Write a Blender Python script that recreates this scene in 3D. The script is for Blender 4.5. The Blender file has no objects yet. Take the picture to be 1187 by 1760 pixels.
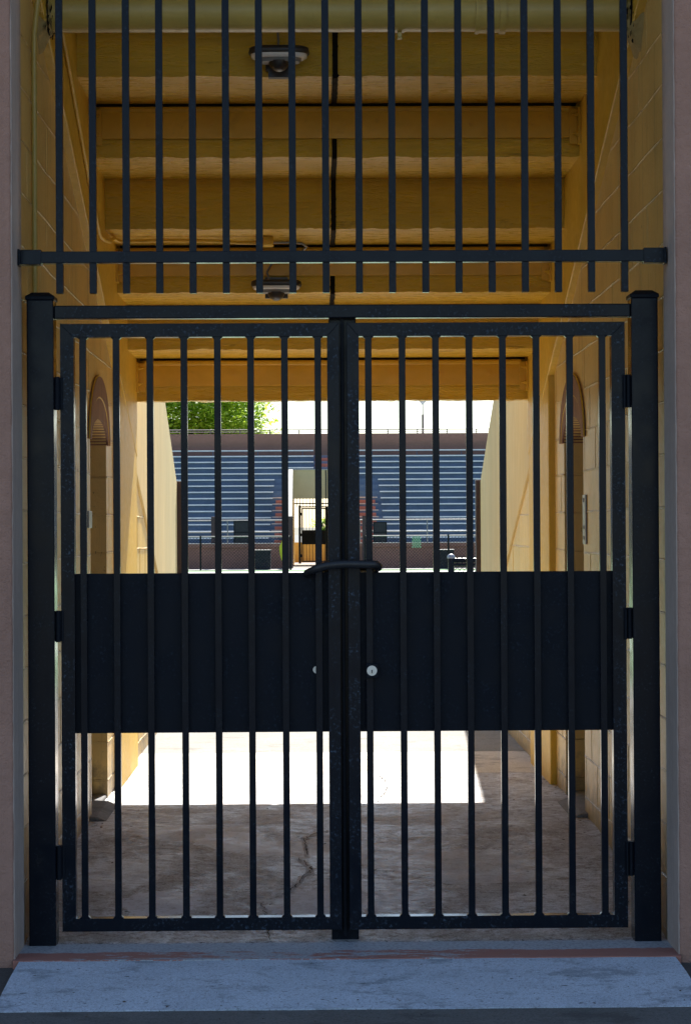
import bpy, bmesh, math, random
from mathutils import Vector, Matrix, noise
S = bpy.context.scene
COL = S.collection
R = math.radians
random.seed(7)

# ------------------------------------------------------------ camera, world, sun, exposure
EYE = 1.52
cam = bpy.data.cameras.new("camera"); co = bpy.data.objects.new("camera", cam); COL.objects.link(co)
S.camera = co
cam.sensor_fit = 'VERTICAL'; cam.sensor_height = 24.0; cam.lens = 24.0*3750/1760
cam.clip_start = 0.1; cam.clip_end = 8000
yaw, pit, rol = math.atan(52.5/3750), math.atan(25/3750), R(0.30)
fwd = Vector((math.sin(yaw)*math.cos(pit), math.cos(yaw)*math.cos(pit), math.sin(pit)))
rt = Vector((math.cos(yaw), -math.sin(yaw), 0)); up = rt.cross(fwd)
rt2 = rt*math.cos(rol) - up*math.sin(rol); up2 = up*math.cos(rol) + rt*math.sin(rol)
co.matrix_world = Matrix(((rt2.x, up2.x, -fwd.x, 0), (rt2.y, up2.y, -fwd.y, 0), (rt2.z, up2.z, -fwd.z, EYE), (0, 0, 0, 1)))

SUN = Vector((0.144, 0.92, 1.0)).normalized()
w = bpy.data.worlds.new("World"); S.world = w; w.use_nodes = True
nt = w.node_tree; bg = nt.nodes['Background']
sky = nt.nodes.new('ShaderNodeTexSky'); sky.sky_type = 'NISHITA'; sky.sun_disc = False
sky.sun_elevation = math.asin(SUN.z); sky.sun_rotation = math.atan2(SUN.x, SUN.y)
sky.air_density = 1.0; sky.dust_density = 0.6; sky.ozone_density = 2.2
nt.links.new(sky.outputs[0], bg.inputs[0]); bg.inputs[1].default_value = 0.086
sl = bpy.data.lights.new("sun", 'SUN'); sl.energy = 5.0; sl.angle = R(0.53); sl.color = (1.0, 0.95, 0.87)
so = bpy.data.objects.new("sun", sl); COL.objects.link(so)
so.rotation_euler = SUN.to_track_quat('Z', 'Y').to_euler(); so.location = (3, 20, 30)
S.view_settings.view_transform = 'Standard'; S.view_settings.look = 'None'
S.view_settings.gamma = 1.0; S.view_settings.use_curve_mapping = False
S.view_settings.exposure = 1.34
S.render.engine = 'CYCLES'
try:
    S.cycles.max_bounces = 14; S.cycles.diffuse_bounces = 10; S.cycles.glossy_bounces = 6
    S.cycles.sample_clamp_indirect = 8.0
except Exception: pass

# ------------------------------------------------------------ materials
class NT:
    def __init__(s, name):
        s.m = bpy.data.materials.new(name); s.m.use_nodes = True; s.t = s.m.node_tree
        s.b = s.t.nodes['Principled BSDF']
        s.pos = s.t.nodes.new('ShaderNodeNewGeometry').outputs['Position']
    def n(s, typ, **kw):
        x = s.t.nodes.new(typ)
        for k, v in kw.items():
            if k.startswith('i_'):
                key = k[2:].replace('_', ' ')
                x.inputs[key].default_value = v
            else: setattr(x, k, v)
        return x
    def l(s, a, b): s.t.links.new(a, b)
    def mapv(s, scale, loc=(0, 0, 0), src=None):
        m = s.n('ShaderNodeMapping'); m.inputs['Scale'].default_value = scale; m.inputs['Location'].default_value = loc
        s.l(src or s.pos, m.inputs['Vector']); return m.outputs[0]
    def noise(s, scale, detail=4, rough=0.55, vec=None, dist=0.0):
        x = s.n('ShaderNodeTexNoise'); x.inputs['Scale'].default_value = scale; x.inputs['Detail'].default_value = detail
        x.inputs['Roughness'].default_value = rough; x.inputs['Distortion'].default_value = dist
        s.l(vec or s.pos, x.inputs['Vector']); return x.outputs['Fac']
    def ramp(s, fac, pts):
        x = s.n('ShaderNodeValToRGB'); e = x.color_ramp.elements
        while len(e) < len(pts): e.new(0.5)
        for el, (p, c) in zip(e, pts):
            el.position = p; el.color = (c, c, c, 1) if isinstance(c, (int, float)) else (*c, 1)
        s.l(fac, x.inputs[0]); return x.outputs[0]
    def mix(s, fac, a, b, mode='MIX'):
        x = s.n('ShaderNodeMix', data_type='RGBA', blend_type=mode)
        if isinstance(fac, (int, float)): x.inputs[0].default_value = fac
        else: s.l(fac, x.inputs[0])
        for v, i in ((a, 6), (b, 7)):
            if isinstance(v, tuple): x.inputs[i].default_value = (*v[:3], 1)
            else: s.l(v, x.inputs[i])
        return x.outputs[2]
    def math(s, op, a, b=0.0):
        x = s.n('ShaderNodeMath', operation=op)
        for v, i in ((a, 0), (b, 1)):
            if isinstance(v, (int, float)): x.inputs[i].default_value = v
            else: s.l(v, x.inputs[i])
        return x.outputs[0]
    def bump(s, h, strength=0.4, dist=0.004, prev=None):
        x = s.n('ShaderNodeBump'); x.inputs['Strength'].default_value = strength; x.inputs['Distance'].default_value = dist
        s.l(h, x.inputs['Height'])
        if prev: s.l(prev, x.inputs['Normal'])
        return x.outputs[0]
    def fin(s, col=None, rough=None, normal=None, metal=0.0, spec=None):
        if col is not None:
            if isinstance(col, tuple): s.b.inputs['Base Color'].default_value = (*col[:3], 1)
            else: s.l(col, s.b.inputs['Base Color'])
        if rough is not None:
            if isinstance(rough, (int, float)): s.b.inputs['Roughness'].default_value = rough
            else: s.l(rough, s.b.inputs['Roughness'])
        if normal: s.l(normal, s.b.inputs['Normal'])
        s.b.inputs['Metallic'].default_value = metal
        if spec is not None: s.b.inputs['Specular IOR Level'].default_value = spec
        return s.m

def vmul(c, k): return tuple(min(1, x*k) for x in c)

def paint(name, c, rough=0.6, var=0.18, bs=0.5, bd=0.004, scale=1.0, streak=0.0, stretch=(1, 1, 1), stain=0.0):
    n = NT(name)
    v = n.mapv(stretch)
    a = n.noise(3.0*scale, 6, 0.6, v); b = n.noise(26*scale, 5, 0.6, v); f = n.noise(140*scale, 3, 0.6, v)
    col = n.mix(n.ramp(a, [(0.3, 0), (0.7, 1)]), vmul(c, 1-var), vmul(c, 1+var))
    col = n.mix(n.ramp(b, [(0.35, 0.0), (0.75, 0.45)]), col, vmul(c, 1-1.4*var))
    if streak:
        st = n.noise(1.0, 5, 0.6, n.mapv((38, 38, 1.3)))
        col = n.mix(n.ramp(st, [(0.52, 0.0), (0.72, streak)]), col, vmul(c, 0.6))
    if stain:
        st = n.noise(7.0, 7, 0.7, v, 0.6)
        col = n.mix(n.ramp(st, [(0.60, 0.0), (0.70, stain)]), col, vmul(c, 0.35))
    h = n.math('ADD', n.math('MULTIPLY', b, 0.7), n.math('MULTIPLY', f, 0.35))
    nm = n.bump(h, bs, bd)
    ro = n.ramp(b, [(0.2, max(0, rough-0.12)), (0.8, min(1, rough+0.12))])
    return n.fin(col, ro, nm)

def cmu(name, c, z0=0.025, row=0.195, wid=0.4, vert=0.55):
    """painted concrete block: courses along Y, thick paint ridges at the joints"""
    n = NT(name)
    sp = n.n('ShaderNodeSeparateXYZ'); n.l(n.pos, sp.inputs[0])
    wob = n.noise(5.0, 3, 0.5); wob2 = n.noise(45.0, 3, 0.6)
    zz = n.math('ADD', sp.outputs[2], n.math('MULTIPLY', n.math('SUBTRACT', wob2, 0.5), 0.012))
    zz = n.math('ADD', n.math('SUBTRACT', zz, z0), n.math('MULTIPLY', n.math('SUBTRACT', wob, 0.5), 0.010))
    cb = n.n('ShaderNodeCombineXYZ'); n.l(sp.outputs[1], cb.inputs[0]); n.l(zz, cb.inputs[1])
    br = n.n('ShaderNodeTexBrick', offset=0.5, offset_frequency=2)
    br.inputs['Scale'].default_value = 1.0; br.inputs['Brick Width'].default_value = wid; br.inputs['Row Height'].default_value = row
    br.inputs['Mortar Size'].default_value = 0.005; br.inputs['Mortar Smooth'].default_value = 0.35
    n.l(cb.outputs[0], br.inputs['Vector'])
    a = n.noise(2.2, 5); b = n.noise(34, 5, 0.65); f = n.noise(150, 3)
    col = n.mix(n.ramp(a, [(0.3, 0), (0.7, 1)]), vmul(c, 0.86), vmul(c, 1.12))
    drips = n.noise(1.0, 4, 0.6, n.mapv((30, 30, 0.9)))
    col = n.mix(n.ramp(drips, [(0.60, 0.0), (0.67, 0.45)]), col, vmul(c, 0.5))
    holes = n.noise(55, 2, 0.5, n.mapv((1, 1, 0.45)))
    col = n.mix(n.ramp(holes, [(0.70, 0.0), (0.75, 0.8)]), col, vmul(c, 0.25))
    edge = n.ramp(br.outputs['Fac'], [(0.05, 0), (0.3, 0.5), (0.6, 0.25)])
    col = n.mix(n.math('MULTIPLY', edge, n.ramp(n.noise(9, 4), [(0.4, 0.15), (0.6, 1)])), col, vmul(c, 0.42))
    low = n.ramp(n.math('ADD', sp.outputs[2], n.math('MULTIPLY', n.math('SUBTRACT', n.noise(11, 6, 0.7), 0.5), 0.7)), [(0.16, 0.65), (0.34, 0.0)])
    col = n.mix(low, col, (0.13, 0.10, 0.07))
    blot = n.noise(1.0, 7, 0.68, n.mapv((2.4, 2.4, 1.5), (9, 4, 2)))
    col = n.mix(n.ramp(blot, [(0.58, 0.0), (0.66, 0.28)]), col, vmul(c, 0.55))
    h = n.math('ADD', n.math('MULTIPLY', b, 0.3), n.math('MULTIPLY', f, 0.15))
    h = n.math('ADD', h, n.math('MULTIPLY', br.outputs['Fac'], 2.2))
    return n.fin(col, n.ramp(b, [(0.2, 0.30), (0.8, 0.50)]), n.bump(h, 1.0, 0.012))

OCH = (0.70, 0.450, 0.045)
M = {}
M['ochre'] = paint('ochre_paint', OCH, 0.5, 0.12, 0.7, 0.006, streak=0.25)
M['slab'] = paint('ochre_slab', (0.68, 0.430, 0.032), 0.30, 0.18, 1.0, 0.014, stretch=(0.30, 1, 1.6), stain=0.8)
M['steel_ochre'] = paint('ochre_steel_paint', (0.64, 0.375, 0.018), 0.42, 0.10, 0.35, 0.003, stretch=(1, 1, 1), stain=0.3)
M['block'] = cmu('ochre_block', (0.72, 0.50, 0.17))
M['block_wing'] = cmu('ochre_block_wing', (0.70, 0.46, 0.10))
M['wing'] = paint('cream_stucco', (0.63, 0.49, 0.22), 0.7, 0.12, 0.4, 0.004, scale=0.6, stretch=(1, 0.9, 0.25), streak=0.25)
M['cream'] = paint('cream_paint', (0.58, 0.47, 0.27), 0.7, 0.06, 0.2, 0.003)
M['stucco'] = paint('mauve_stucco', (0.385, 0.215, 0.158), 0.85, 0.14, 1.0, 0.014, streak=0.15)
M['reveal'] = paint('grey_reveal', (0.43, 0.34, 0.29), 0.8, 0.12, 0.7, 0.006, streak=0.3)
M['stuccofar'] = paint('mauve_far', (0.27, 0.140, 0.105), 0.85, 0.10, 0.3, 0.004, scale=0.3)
M['maroon'] = paint('maroon_paint', (0.050, 0.030, 0.034), 0.7, 0.15)
M['brickred'] = None
M['blue'] = paint('blue_deck_paint', (0.105, 0.155, 0.245), 0.7, 0.18, 0.3, 0.003, scale=0.4, streak=0.3)
M['redstep'] = paint('red_step_paint', (0.48, 0.13, 0.085), 0.7, 0.12, 0.3, 0.003)
M['alu'] = paint('bench_aluminium', (0.72, 0.72, 0.70), 0.45, 0.10, 0.2, 0.002)
M['yellow'] = paint('yellow_paint', (0.62, 0.40, 0.07), 0.6, 0.1)
M['sealblack'] = paint('black_sealant', (0.012, 0.010, 0.009), 0.8, 0.3, 0.9, 0.006)
M['sealblack'].node_tree.nodes['Principled BSDF'].inputs['Specular IOR Level'].default_value = 0.08
M['bark'] = paint('bark', (0.10, 0.075, 0.055), 0.9, 0.3, 1, 0.02)
M['galv'] = paint('grey_metal', (0.22, 0.22, 0.21), 0.5, 0.1)
M['railbrown'] = paint('brown_rail', (0.12, 0.095, 0.085), 0.5, 0.1)
M['plate'] = paint('zinc_plate', (0.30, 0.31, 0.33), 0.4, 0.25)
M['plate'].node_tree.nodes['Principled BSDF'].inputs['Metallic'].default_value = 0.7
M['jacket'] = paint('yellow_cloth', (0.60, 0.55, 0.03), 0.8, 0.15)
M['greenmesh'] = paint('green_mesh', (0.25, 0.42, 0.27), 0.7, 0.1)
M['mortar'] = paint('mortar_patch', (0.42, 0.31, 0.12), 0.8, 0.2, 1, 0.01, stain=0.9)
M['pipe'] = paint('pipe_ochre_bluelit', (0.48, 0.35, 0.085), 0.35, 0.10, 0.25, 0.003, streak=0.2)  # same ochre paint turned olive: blue front light put into the colour
M['lens'] = paint('lamp_lens', (0.85, 0.84, 0.80), 0.2, 0.06, 0.1, 0.001)
M['lampblack'] = paint('lamp_housing', (0.035, 0.030, 0.028), 0.4, 0.1, 0.1, 0.001)
M['brass'] = paint('pale_lock_metal', (0.85, 0.78, 0.66), 0.35, 0.08, 0.1, 0.0005)
M['rubber'] = paint('black_sleeve', (0.014, 0.015, 0.018), 0.48, 0.1, 0.1, 0.001)
M['shield'] = paint('black_windscreen', (0.018, 0.020, 0.026), 0.8, 0.1)

n = NT('brick_arch')                                   # reddish arch bricks
a = n.noise(1.0, 4, 0.6, n.mapv((4, 60, 3))); b = n.noise(60, 4)
M['brickred'] = n.fin(n.mix(n.ramp(a, [(0.35, 0), (0.65, 1)]), (0.17, 0.080, 0.050), (0.33, 0.165, 0.105)), 0.75, n.bump(b, 0.7, 0.005))

def black_paint(name, dust=1.0, rough=0.26, spec=0.12):
    n = NT(name)
    f = n.noise(90, 4, 0.65); g = n.noise(9, 5, 0.6); st = n.noise(1.0, 4, 0.6, n.mapv((60, 60, 7)))
    d = n.math('MULTIPLY', n.ramp(f, [(0.55, 0.0), (0.70, 1.0)]), n.ramp(g, [(0.42, 0.0), (0.62, min(1.0, 0.55*dust))]))
    d2 = n.math('MULTIPLY', n.ramp(st, [(0.55, 0.0), (0.8, 1)]), 0.22*dust)
    col = n.mix(d2, (0.0072, 0.0098, 0.0155), (0.019, 0.026, 0.038))
    col = n.mix(d, col, (0.075, 0.115, 0.17))
    ro = n.ramp(g, [(0.3, rough-0.07), (0.7, rough+0.14)])
    return n.fin(col, ro, n.bump(n.noise(300, 3), 0.10, 0.001), spec=spec)
M['black'] = black_paint('black_gate_paint', 0.45, 0.17)
M['blacktop'] = black_paint('black_rail_paint', 1.35, 0.19)
M['blackpanel'] = black_paint('black_panel_paint', 0.30, 0.42, 0.08)

n = NT('tunnel_concrete')                              # worn concrete: gritty grey-brown with pale scoured patches, tinted bluish as painted-in skylight reflection
a = n.noise(2.4, 10, 0.72, n.mapv((1.0, 0.7, 1.0)), 0.6); b = n.noise(34, 9, 0.8, n.mapv((0.6, 1.0, 1))); g = n.noise(1.3, 5, 0.55)
f = n.noise(170, 6, 0.75, n.mapv((0.8, 1, 1))); f2 = n.noise(75, 5, 0.8, n.mapv((0.6, 1, 1), (5, 3, 0)))
col = n.mix(n.ramp(g, [(0.35, 0), (0.65, 1)]), (0.34, 0.310, 0.290), (0.48, 0.475, 0.475))
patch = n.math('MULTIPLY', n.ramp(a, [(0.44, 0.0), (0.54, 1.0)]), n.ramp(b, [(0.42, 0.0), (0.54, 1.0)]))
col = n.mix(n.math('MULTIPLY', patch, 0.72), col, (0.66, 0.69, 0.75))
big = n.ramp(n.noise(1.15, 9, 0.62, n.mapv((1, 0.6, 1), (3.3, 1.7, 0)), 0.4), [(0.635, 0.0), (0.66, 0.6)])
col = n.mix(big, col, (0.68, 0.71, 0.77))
st1 = n.noise(15, 9, 0.78, n.mapv((0.8, 1.0, 1), (1, 8, 0)), 0.3); st2 = n.noise(24, 9, 0.8, n.mapv((0.7, 1.0, 1), (4, 1, 0)), 0.3)
col = n.mix(n.ramp(st1, [(0.52, 0.0), (0.58, 0.72)]), col, (0.15, 0.115, 0.092))
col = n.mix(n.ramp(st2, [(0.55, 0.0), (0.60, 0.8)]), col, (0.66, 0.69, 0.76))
col = n.mix(n.ramp(f, [(0.54, 0.0), (0.62, 0.85)]), col, (0.10, 0.088, 0.085))
col = n.mix(n.ramp(f2, [(0.56, 0.0), (0.64, 0.8)]), col, (0.135, 0.10, 0.078))
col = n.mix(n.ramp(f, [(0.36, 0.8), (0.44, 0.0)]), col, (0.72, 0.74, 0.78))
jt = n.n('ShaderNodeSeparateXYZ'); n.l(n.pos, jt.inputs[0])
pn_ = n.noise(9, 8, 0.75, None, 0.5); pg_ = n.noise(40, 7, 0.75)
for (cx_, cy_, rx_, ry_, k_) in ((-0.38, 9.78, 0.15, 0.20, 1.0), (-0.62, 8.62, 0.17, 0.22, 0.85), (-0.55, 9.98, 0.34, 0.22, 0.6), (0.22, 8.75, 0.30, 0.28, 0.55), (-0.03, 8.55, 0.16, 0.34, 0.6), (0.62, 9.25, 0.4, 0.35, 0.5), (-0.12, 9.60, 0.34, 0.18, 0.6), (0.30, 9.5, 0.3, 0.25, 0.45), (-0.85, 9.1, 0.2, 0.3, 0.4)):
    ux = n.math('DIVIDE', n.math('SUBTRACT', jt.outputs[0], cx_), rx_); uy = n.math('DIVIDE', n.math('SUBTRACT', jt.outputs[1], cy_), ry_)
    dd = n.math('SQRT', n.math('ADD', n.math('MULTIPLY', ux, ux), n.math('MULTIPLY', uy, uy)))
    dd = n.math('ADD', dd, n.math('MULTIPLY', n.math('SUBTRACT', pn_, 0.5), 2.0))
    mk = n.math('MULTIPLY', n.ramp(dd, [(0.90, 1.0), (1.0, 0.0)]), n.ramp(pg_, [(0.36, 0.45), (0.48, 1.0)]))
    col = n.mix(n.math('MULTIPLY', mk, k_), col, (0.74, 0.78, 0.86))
col = n.mix(n.ramp(n.noise(1.0, 4, 0.7, n.mapv((9, 30, 1))), [(0.66, 0), (0.70, 0.8)]), col, (0.045, 0.036, 0.030))
ro = n.mix(patch, (0.66, 0.66, 0.66), (0.40, 0.40, 0.40))
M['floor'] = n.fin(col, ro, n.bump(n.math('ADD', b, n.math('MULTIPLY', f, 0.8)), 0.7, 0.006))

def concrete(name, c, c2, pit, bs=0.6, blot=3.0):
    n = NT(name)
    a = n.noise(blot, 6, 0.6); f = n.noise(95, 5, 0.62); p = n.noise(60, 3, 0.5, n.mapv((0.55, 1.2, 1))); b = n.noise(7, 6, 0.7, None, 0.8)
    col = n.mix(n.ramp(a, [(0.3, 0), (0.7, 1)]), c, c2)
    col = n.mix(n.ramp(b, [(0.55, 0), (0.70, 0.65)]), col, vmul(c, 0.55))
    col = n.mix(n.ramp(n.noise(190, 6, 0.75), [(0.50, 0), (0.62, 0.6)]), col, vmul(c, 0.42))
    col = n.mix(n.ramp(f, [(0.54, 0), (0.68, 0.75)]), col, vmul(c, 0.45))
    col = n.mix(n.ramp(n.noise(3.1, 8, 0.72, n.mapv((1, 1.6, 1), (7, 2, 0))), [(0.54, 0), (0.62, 0.7)]), col, vmul(c, 0.45))
    col = n.mix(n.ramp(f, [(0.30, 0.5), (0.42, 0.0)]), col, vmul(c2, 1.25))
    col = n.mix(n.ramp(p, [(0.66, 0), (0.72, pit)]), col, vmul(c, 0.18))
    return n.fin(col, 0.85, n.bump(n.math('ADD', f, n.math('MULTIPLY', p, -0.6)), bs, 0.005))
M['ramp'] = concrete('ramp_concrete', (0.46, 0.52, 0.58), (0.60, 0.67, 0.74), 0.95, 1.0)
M['walk'] = concrete('walk_concrete', (0.105, 0.108, 0.100), (0.145, 0.148, 0.138), 0.7)
M['dirt'] = concrete('dark_dirt', (0.050, 0.046, 0.042), (0.10, 0.095, 0.085), 0.8)
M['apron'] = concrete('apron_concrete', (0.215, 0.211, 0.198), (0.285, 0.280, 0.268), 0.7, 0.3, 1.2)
M['apron_near'] = concrete('vomitory_concrete', (0.62, 0.60, 0.56), (0.70, 0.68, 0.64), 0.4, 0.3, 1.2)  # extra pale sunlit slab: glare and bounce put into the colour
M['sill'] = concrete('sill_concrete', (0.16, 0.16, 0.165), (0.24, 0.24, 0.245), 0.6)
M['spall'] = concrete('spalled_concrete', (0.62, 0.64, 0.69), (0.76, 0.79, 0.84), 0.3)
M['farwalk'] = concrete('far_concrete', (0.50, 0.48, 0.44), (0.58, 0.56, 0.52), 0.2, 0.2, 0.5)

n = NT('threshold')                                    # grey threshold, worn red paint along its front edge
sp = n.n('ShaderNodeSeparateXYZ'); n.l(n.pos, sp.inputs[0])
yy = n.math('ADD', sp.outputs[1], n.math('MULTIPLY', n.math('SUBTRACT', n.noise(1.0, 8, 0.75, n.mapv((4, 14, 3))), 0.5), 0.16))
red = n.ramp(n.math('SUBTRACT', yy, 7.0), [(0.862, 1.0), (0.872, 0.0)])
ends = n.math('MULTIPLY', n.math('ABSOLUTE', n.math('SUBTRACT', sp.outputs[0], -0.12)), 0.17)
wear = n.math('ADD', n.noise(1.0, 9, 0.78, n.mapv((5.0, 17, 1), (3.1, 0, 0))), ends)
red = n.math('MULTIPLY', red, n.ramp(wear, [(0.535, 0.0), (0.56, 0.95)]))
f = n.noise(95, 5, 0.6)
base = n.mix(n.ramp(f, [(0.45, 0), (0.7, 0.8)]), (0.40, 0.415, 0.43), (0.15, 0.15, 0.15))
M['thresh'] = n.fin(n.mix(red, base, (0.34, 0.135, 0.095)), 0.8, n.bump(f, 0.6, 0.004))

n = NT('turf')
f = n.noise(60, 3); a = n.noise(0.5, 4)
M['turf'] = n.fin(n.mix(a, (0.055, 0.17, 0.05), (0.085, 0.23, 0.07)), 0.8, n.bump(f, 0.5, 0.01))
M['line'] = paint('white_line', (0.75, 0.75, 0.72), 0.8, 0.05)
n = NT('ground'); a = n.noise(0.05, 6)
M['ground'] = n.fin(n.mix(a, (0.10, 0.105, 0.07), (0.16, 0.14, 0.10)), 0.9)
n = NT('leaf_green')
a = n.noise(1.6, 3); b = n.noise(0.5, 2)
lc = n.mix(n.ramp(a, [(0.35, 0), (0.65, 1)]), (0.16, 0.29, 0.02), (0.48, 0.62, 0.07))
M['leaf'] = n.fin(lc, 0.55)
n.b.inputs['Transmission Weight'].default_value = 0.0
tr = n.n('ShaderNodeBsdfTranslucent'); n.l(n.mix(0.7, lc, (0.52, 0.70, 0.07)), tr.inputs[0])
mx = n.n('ShaderNodeMixShader'); mx.inputs[0].default_value = 0.6
n.l(n.b.outputs[0], mx.inputs[1]); n.l(tr.outputs[0], mx.inputs[2])
n.l(mx.outputs[0], n.t.nodes['Material Output'].inputs['Surface'])

# ------------------------------------------------------------ mesh helpers
class MB:
    def __init__(s): s.v = []; s.f = []; s.smooth = set()
    def add(s, vs, fs, smooth=False):
        o = len(s.v); s.v += [tuple(v) for v in vs]
        for f in fs:
            if smooth: s.smooth.add(len(s.f))
            s.f.append(tuple(i+o for i in f))
    def box(s, x0, x1, y0, y1, z0, z1):
        v = [(x, y, z) for z in (z0, z1) for y in (y0, y1) for x in (x0, x1)]
        s.add(v, [(0, 2, 3, 1), (4, 5, 7, 6), (0, 1, 5, 4), (2, 6, 7, 3), (0, 4, 6, 2), (1, 3, 7, 5)]); return s
    def prism(s, pts, a0, a1, axis='x'):
        """polygon pts in the plane across `axis`, extruded from a0 to a1 along it"""
        k = len(pts)
        mk = {'x': lambda p, a: (a, p[0], p[1]), 'y': lambda p, a: (p[0], a, p[1]), 'z': lambda p, a: (p[0], p[1], a)}[axis]
        v = [mk(p, a0) for p in pts] + [mk(p, a1) for p in pts]
        s.add(v, [tuple(range(k))[::-1], tuple(range(k, 2*k))] + [(i, (i+1) % k, k+(i+1) % k, k+i) for i in range(k)]); return s
    def tube(s, path, r, seg=10, closed=False):
        path = [Vector(p) for p in path]; k = len(path); rings = []
        rr = r if isinstance(r, (list, tuple)) else [r]*k
        ref = None
        for i, p in enumerate(path):
            a = path[i-1] if (i > 0 or closed) else p; b = path[(i+1) % k] if (i < k-1 or closed) else p
            t = (b-a).normalized()
            if ref is None: ref = t.orthogonal().normalized()
            ref = (ref - t*ref.dot(t)).normalized(); q = t.cross(ref)
            rings.append([p + (ref*math.cos(2*math.pi*j/seg) + q*math.sin(2*math.pi*j/seg))*rr[i] for j in range(seg)])
        vs = [v for rg in rings for v in rg]; fs = []
        for i in range(k if closed else k-1):
            n2 = (i+1) % k
            for j in range(seg): fs.append((i*seg+j, i*seg+(j+1) % seg, n2*seg+(j+1) % seg, n2*seg+j))
        s.add(vs, fs, True)
        if not closed: s.add(rings[0], [tuple(range(seg))[::-1]]); s.add(rings[-1], [tuple(range(seg))])
        return s
    def build(s, name, mat, parent=None, bevel=0.0, seg=2):
        org = Vector(parent.matrix_world.translation) if parent is not None else Vector((0, 0, 0))
        pp = parent; org = Vector((0, 0, 0))
        while pp is not None: org = org + Vector(pp.location); pp = pp.parent
        me = bpy.data.meshes.new(name)
        me.from_pydata([tuple(Vector(v)-org) for v in s.v], [], s.f); me.update()
        for i in s.smooth: me.polygons[i].use_smooth = True
        bm = bmesh.new(); bm.from_mesh(me); bmesh.ops.recalc_face_normals(bm, faces=bm.faces); bm.to_mesh(me); bm.free()
        me.materials.append(mat)
        o = bpy.data.objects.new(name, me); COL.objects.link(o)
        if parent is not None: o.parent = parent
        if bevel:
            b = o.modifiers.new('bevel', 'BEVEL'); b.width = bevel; b.segments = seg; b.limit_method = 'ANGLE'; b.angle_limit = R(50)
        return o
def tag(o, label=None, cat=None, group=None, kind=None):
    if label: o['label'] = label
    if cat: o['category'] = cat
    if group: o['group'] = group
    if kind: o['kind'] = kind
    return o
def thing(name, label, cat, loc=(0, 0, 0), group=None):
    o = bpy.data.objects.new(name, None); COL.objects.link(o); o.location = loc; o.empty_display_size = 0.2
    return tag(o, label, cat, group)
def solo(mb, name, mat, label, cat, group=None, bevel=0.0):
    return tag(mb.build(name, mat, None, bevel), label, cat, group)
def struct(mb, name, mat): return tag(mb.build(name, mat), kind='structure')
def sheet(x0, x1, prof, nx=1):
    """sheet across X following (y, z) profile"""
    m = MB(); xs = [x0+(x1-x0)*i/nx for i in range(nx+1)]
    vs = [(x, y, z) for (y, z) in prof for x in xs]; k = nx+1
    m.add(vs, [(j*k+i, j*k+i+1, (j+1)*k+i+1, (j+1)*k+i) for j in range(len(prof)-1) for i in range(nx)]); return m

# ------------------------------------------------------------ setting: ground, walks, floor, field
WL, WR = -1.073, 1.288           # tunnel wall planes
struct(sheet(-3000, 3000, [(-3000, -0.10), (5000, -0.10)]), 'ground', M['ground'])
struct(MB().box(-14, 14, -12, 7.10, -0.30, -0.050), 'sidewalk', M['walk'])
struct(MB().box(-14, WL+0.022, 7.11, 7.80, -0.30, -0.036), 'verge', M['dirt'])
struct(MB().box(WR-0.02, 14, 7.11, 7.80, -0.30, -0.036), 'verge', M['dirt'])
m = MB()                                                # entrance ramp with ragged front edge
xs = [WL+0.022+(WR-WL-0.042)*i/160 for i in range(161)]
rows = [(7.726, -0.0105), (7.5, -0.018), (7.3, -0.030), (7.102, -0.0475), (7.10, -0.09)]
vs = []
for j, (y, z) in enumerate(rows):
    for x in xs:
        q = noise.noise(Vector((x*9, j*3.1, 0)))*0.006 + noise.noise(Vector((x*40, j, 5)))*0.004
        ch = max(0, noise.noise(Vector((x*6, 3.3, 9)))-0.25)*0.05
        vs.append((x, y + ((q*1.6+ch) if j > 2 else (q*0.8 if j == 0 else 0)), z + noise.noise(Vector((x*3, y*3, 0)))*0.003))
m.add(vs, [(j*161+i, j*161+i+1, (j+1)*161+i+1, (j+1)*161+i) for j in range(4) for i in range(160)])
struct(m, 'entrance_ramp', M['ramp'])
struct(sheet(WL, WR, [(7.725, -0.05), (7.727, -0.0075), (8.03, -0.0075), (8.035, -0.03)], 1), 'threshold', M['thresh'])
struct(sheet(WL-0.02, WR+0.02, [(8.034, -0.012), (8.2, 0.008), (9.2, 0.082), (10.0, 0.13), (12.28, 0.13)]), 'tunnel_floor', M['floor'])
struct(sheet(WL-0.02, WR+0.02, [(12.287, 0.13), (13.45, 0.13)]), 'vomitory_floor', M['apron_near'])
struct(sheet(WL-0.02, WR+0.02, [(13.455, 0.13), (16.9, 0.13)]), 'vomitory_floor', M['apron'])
struct(sheet(-24, 24, [(16.9, 0.128), (17.5, 0.12), (20.9, 0.004)]), 'apron', M['apron'])
struct(sheet(-60, 60, [(20.9, 0.0), (77.0, 0.0)]), 'turf', M['turf'])
struct(sheet(-50, 50, [(26.8, 0.006), (28.5, 0.006)]), 'white_border_line', M['line'])
struct(sheet(-50, 50, [(71.8, 0.006), (73.6, 0.006)]), 'white_side_line', M['line'])
struct(sheet(-60, 60, [(77.0, 0.01), (93.0, 0.01)]), 'far_walkway', M['farwalk'])
struct(sheet(-60, 60, [(93.0, 0.0), (400.0, 0.0)]), 'far_street', M['walk'])

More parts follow.
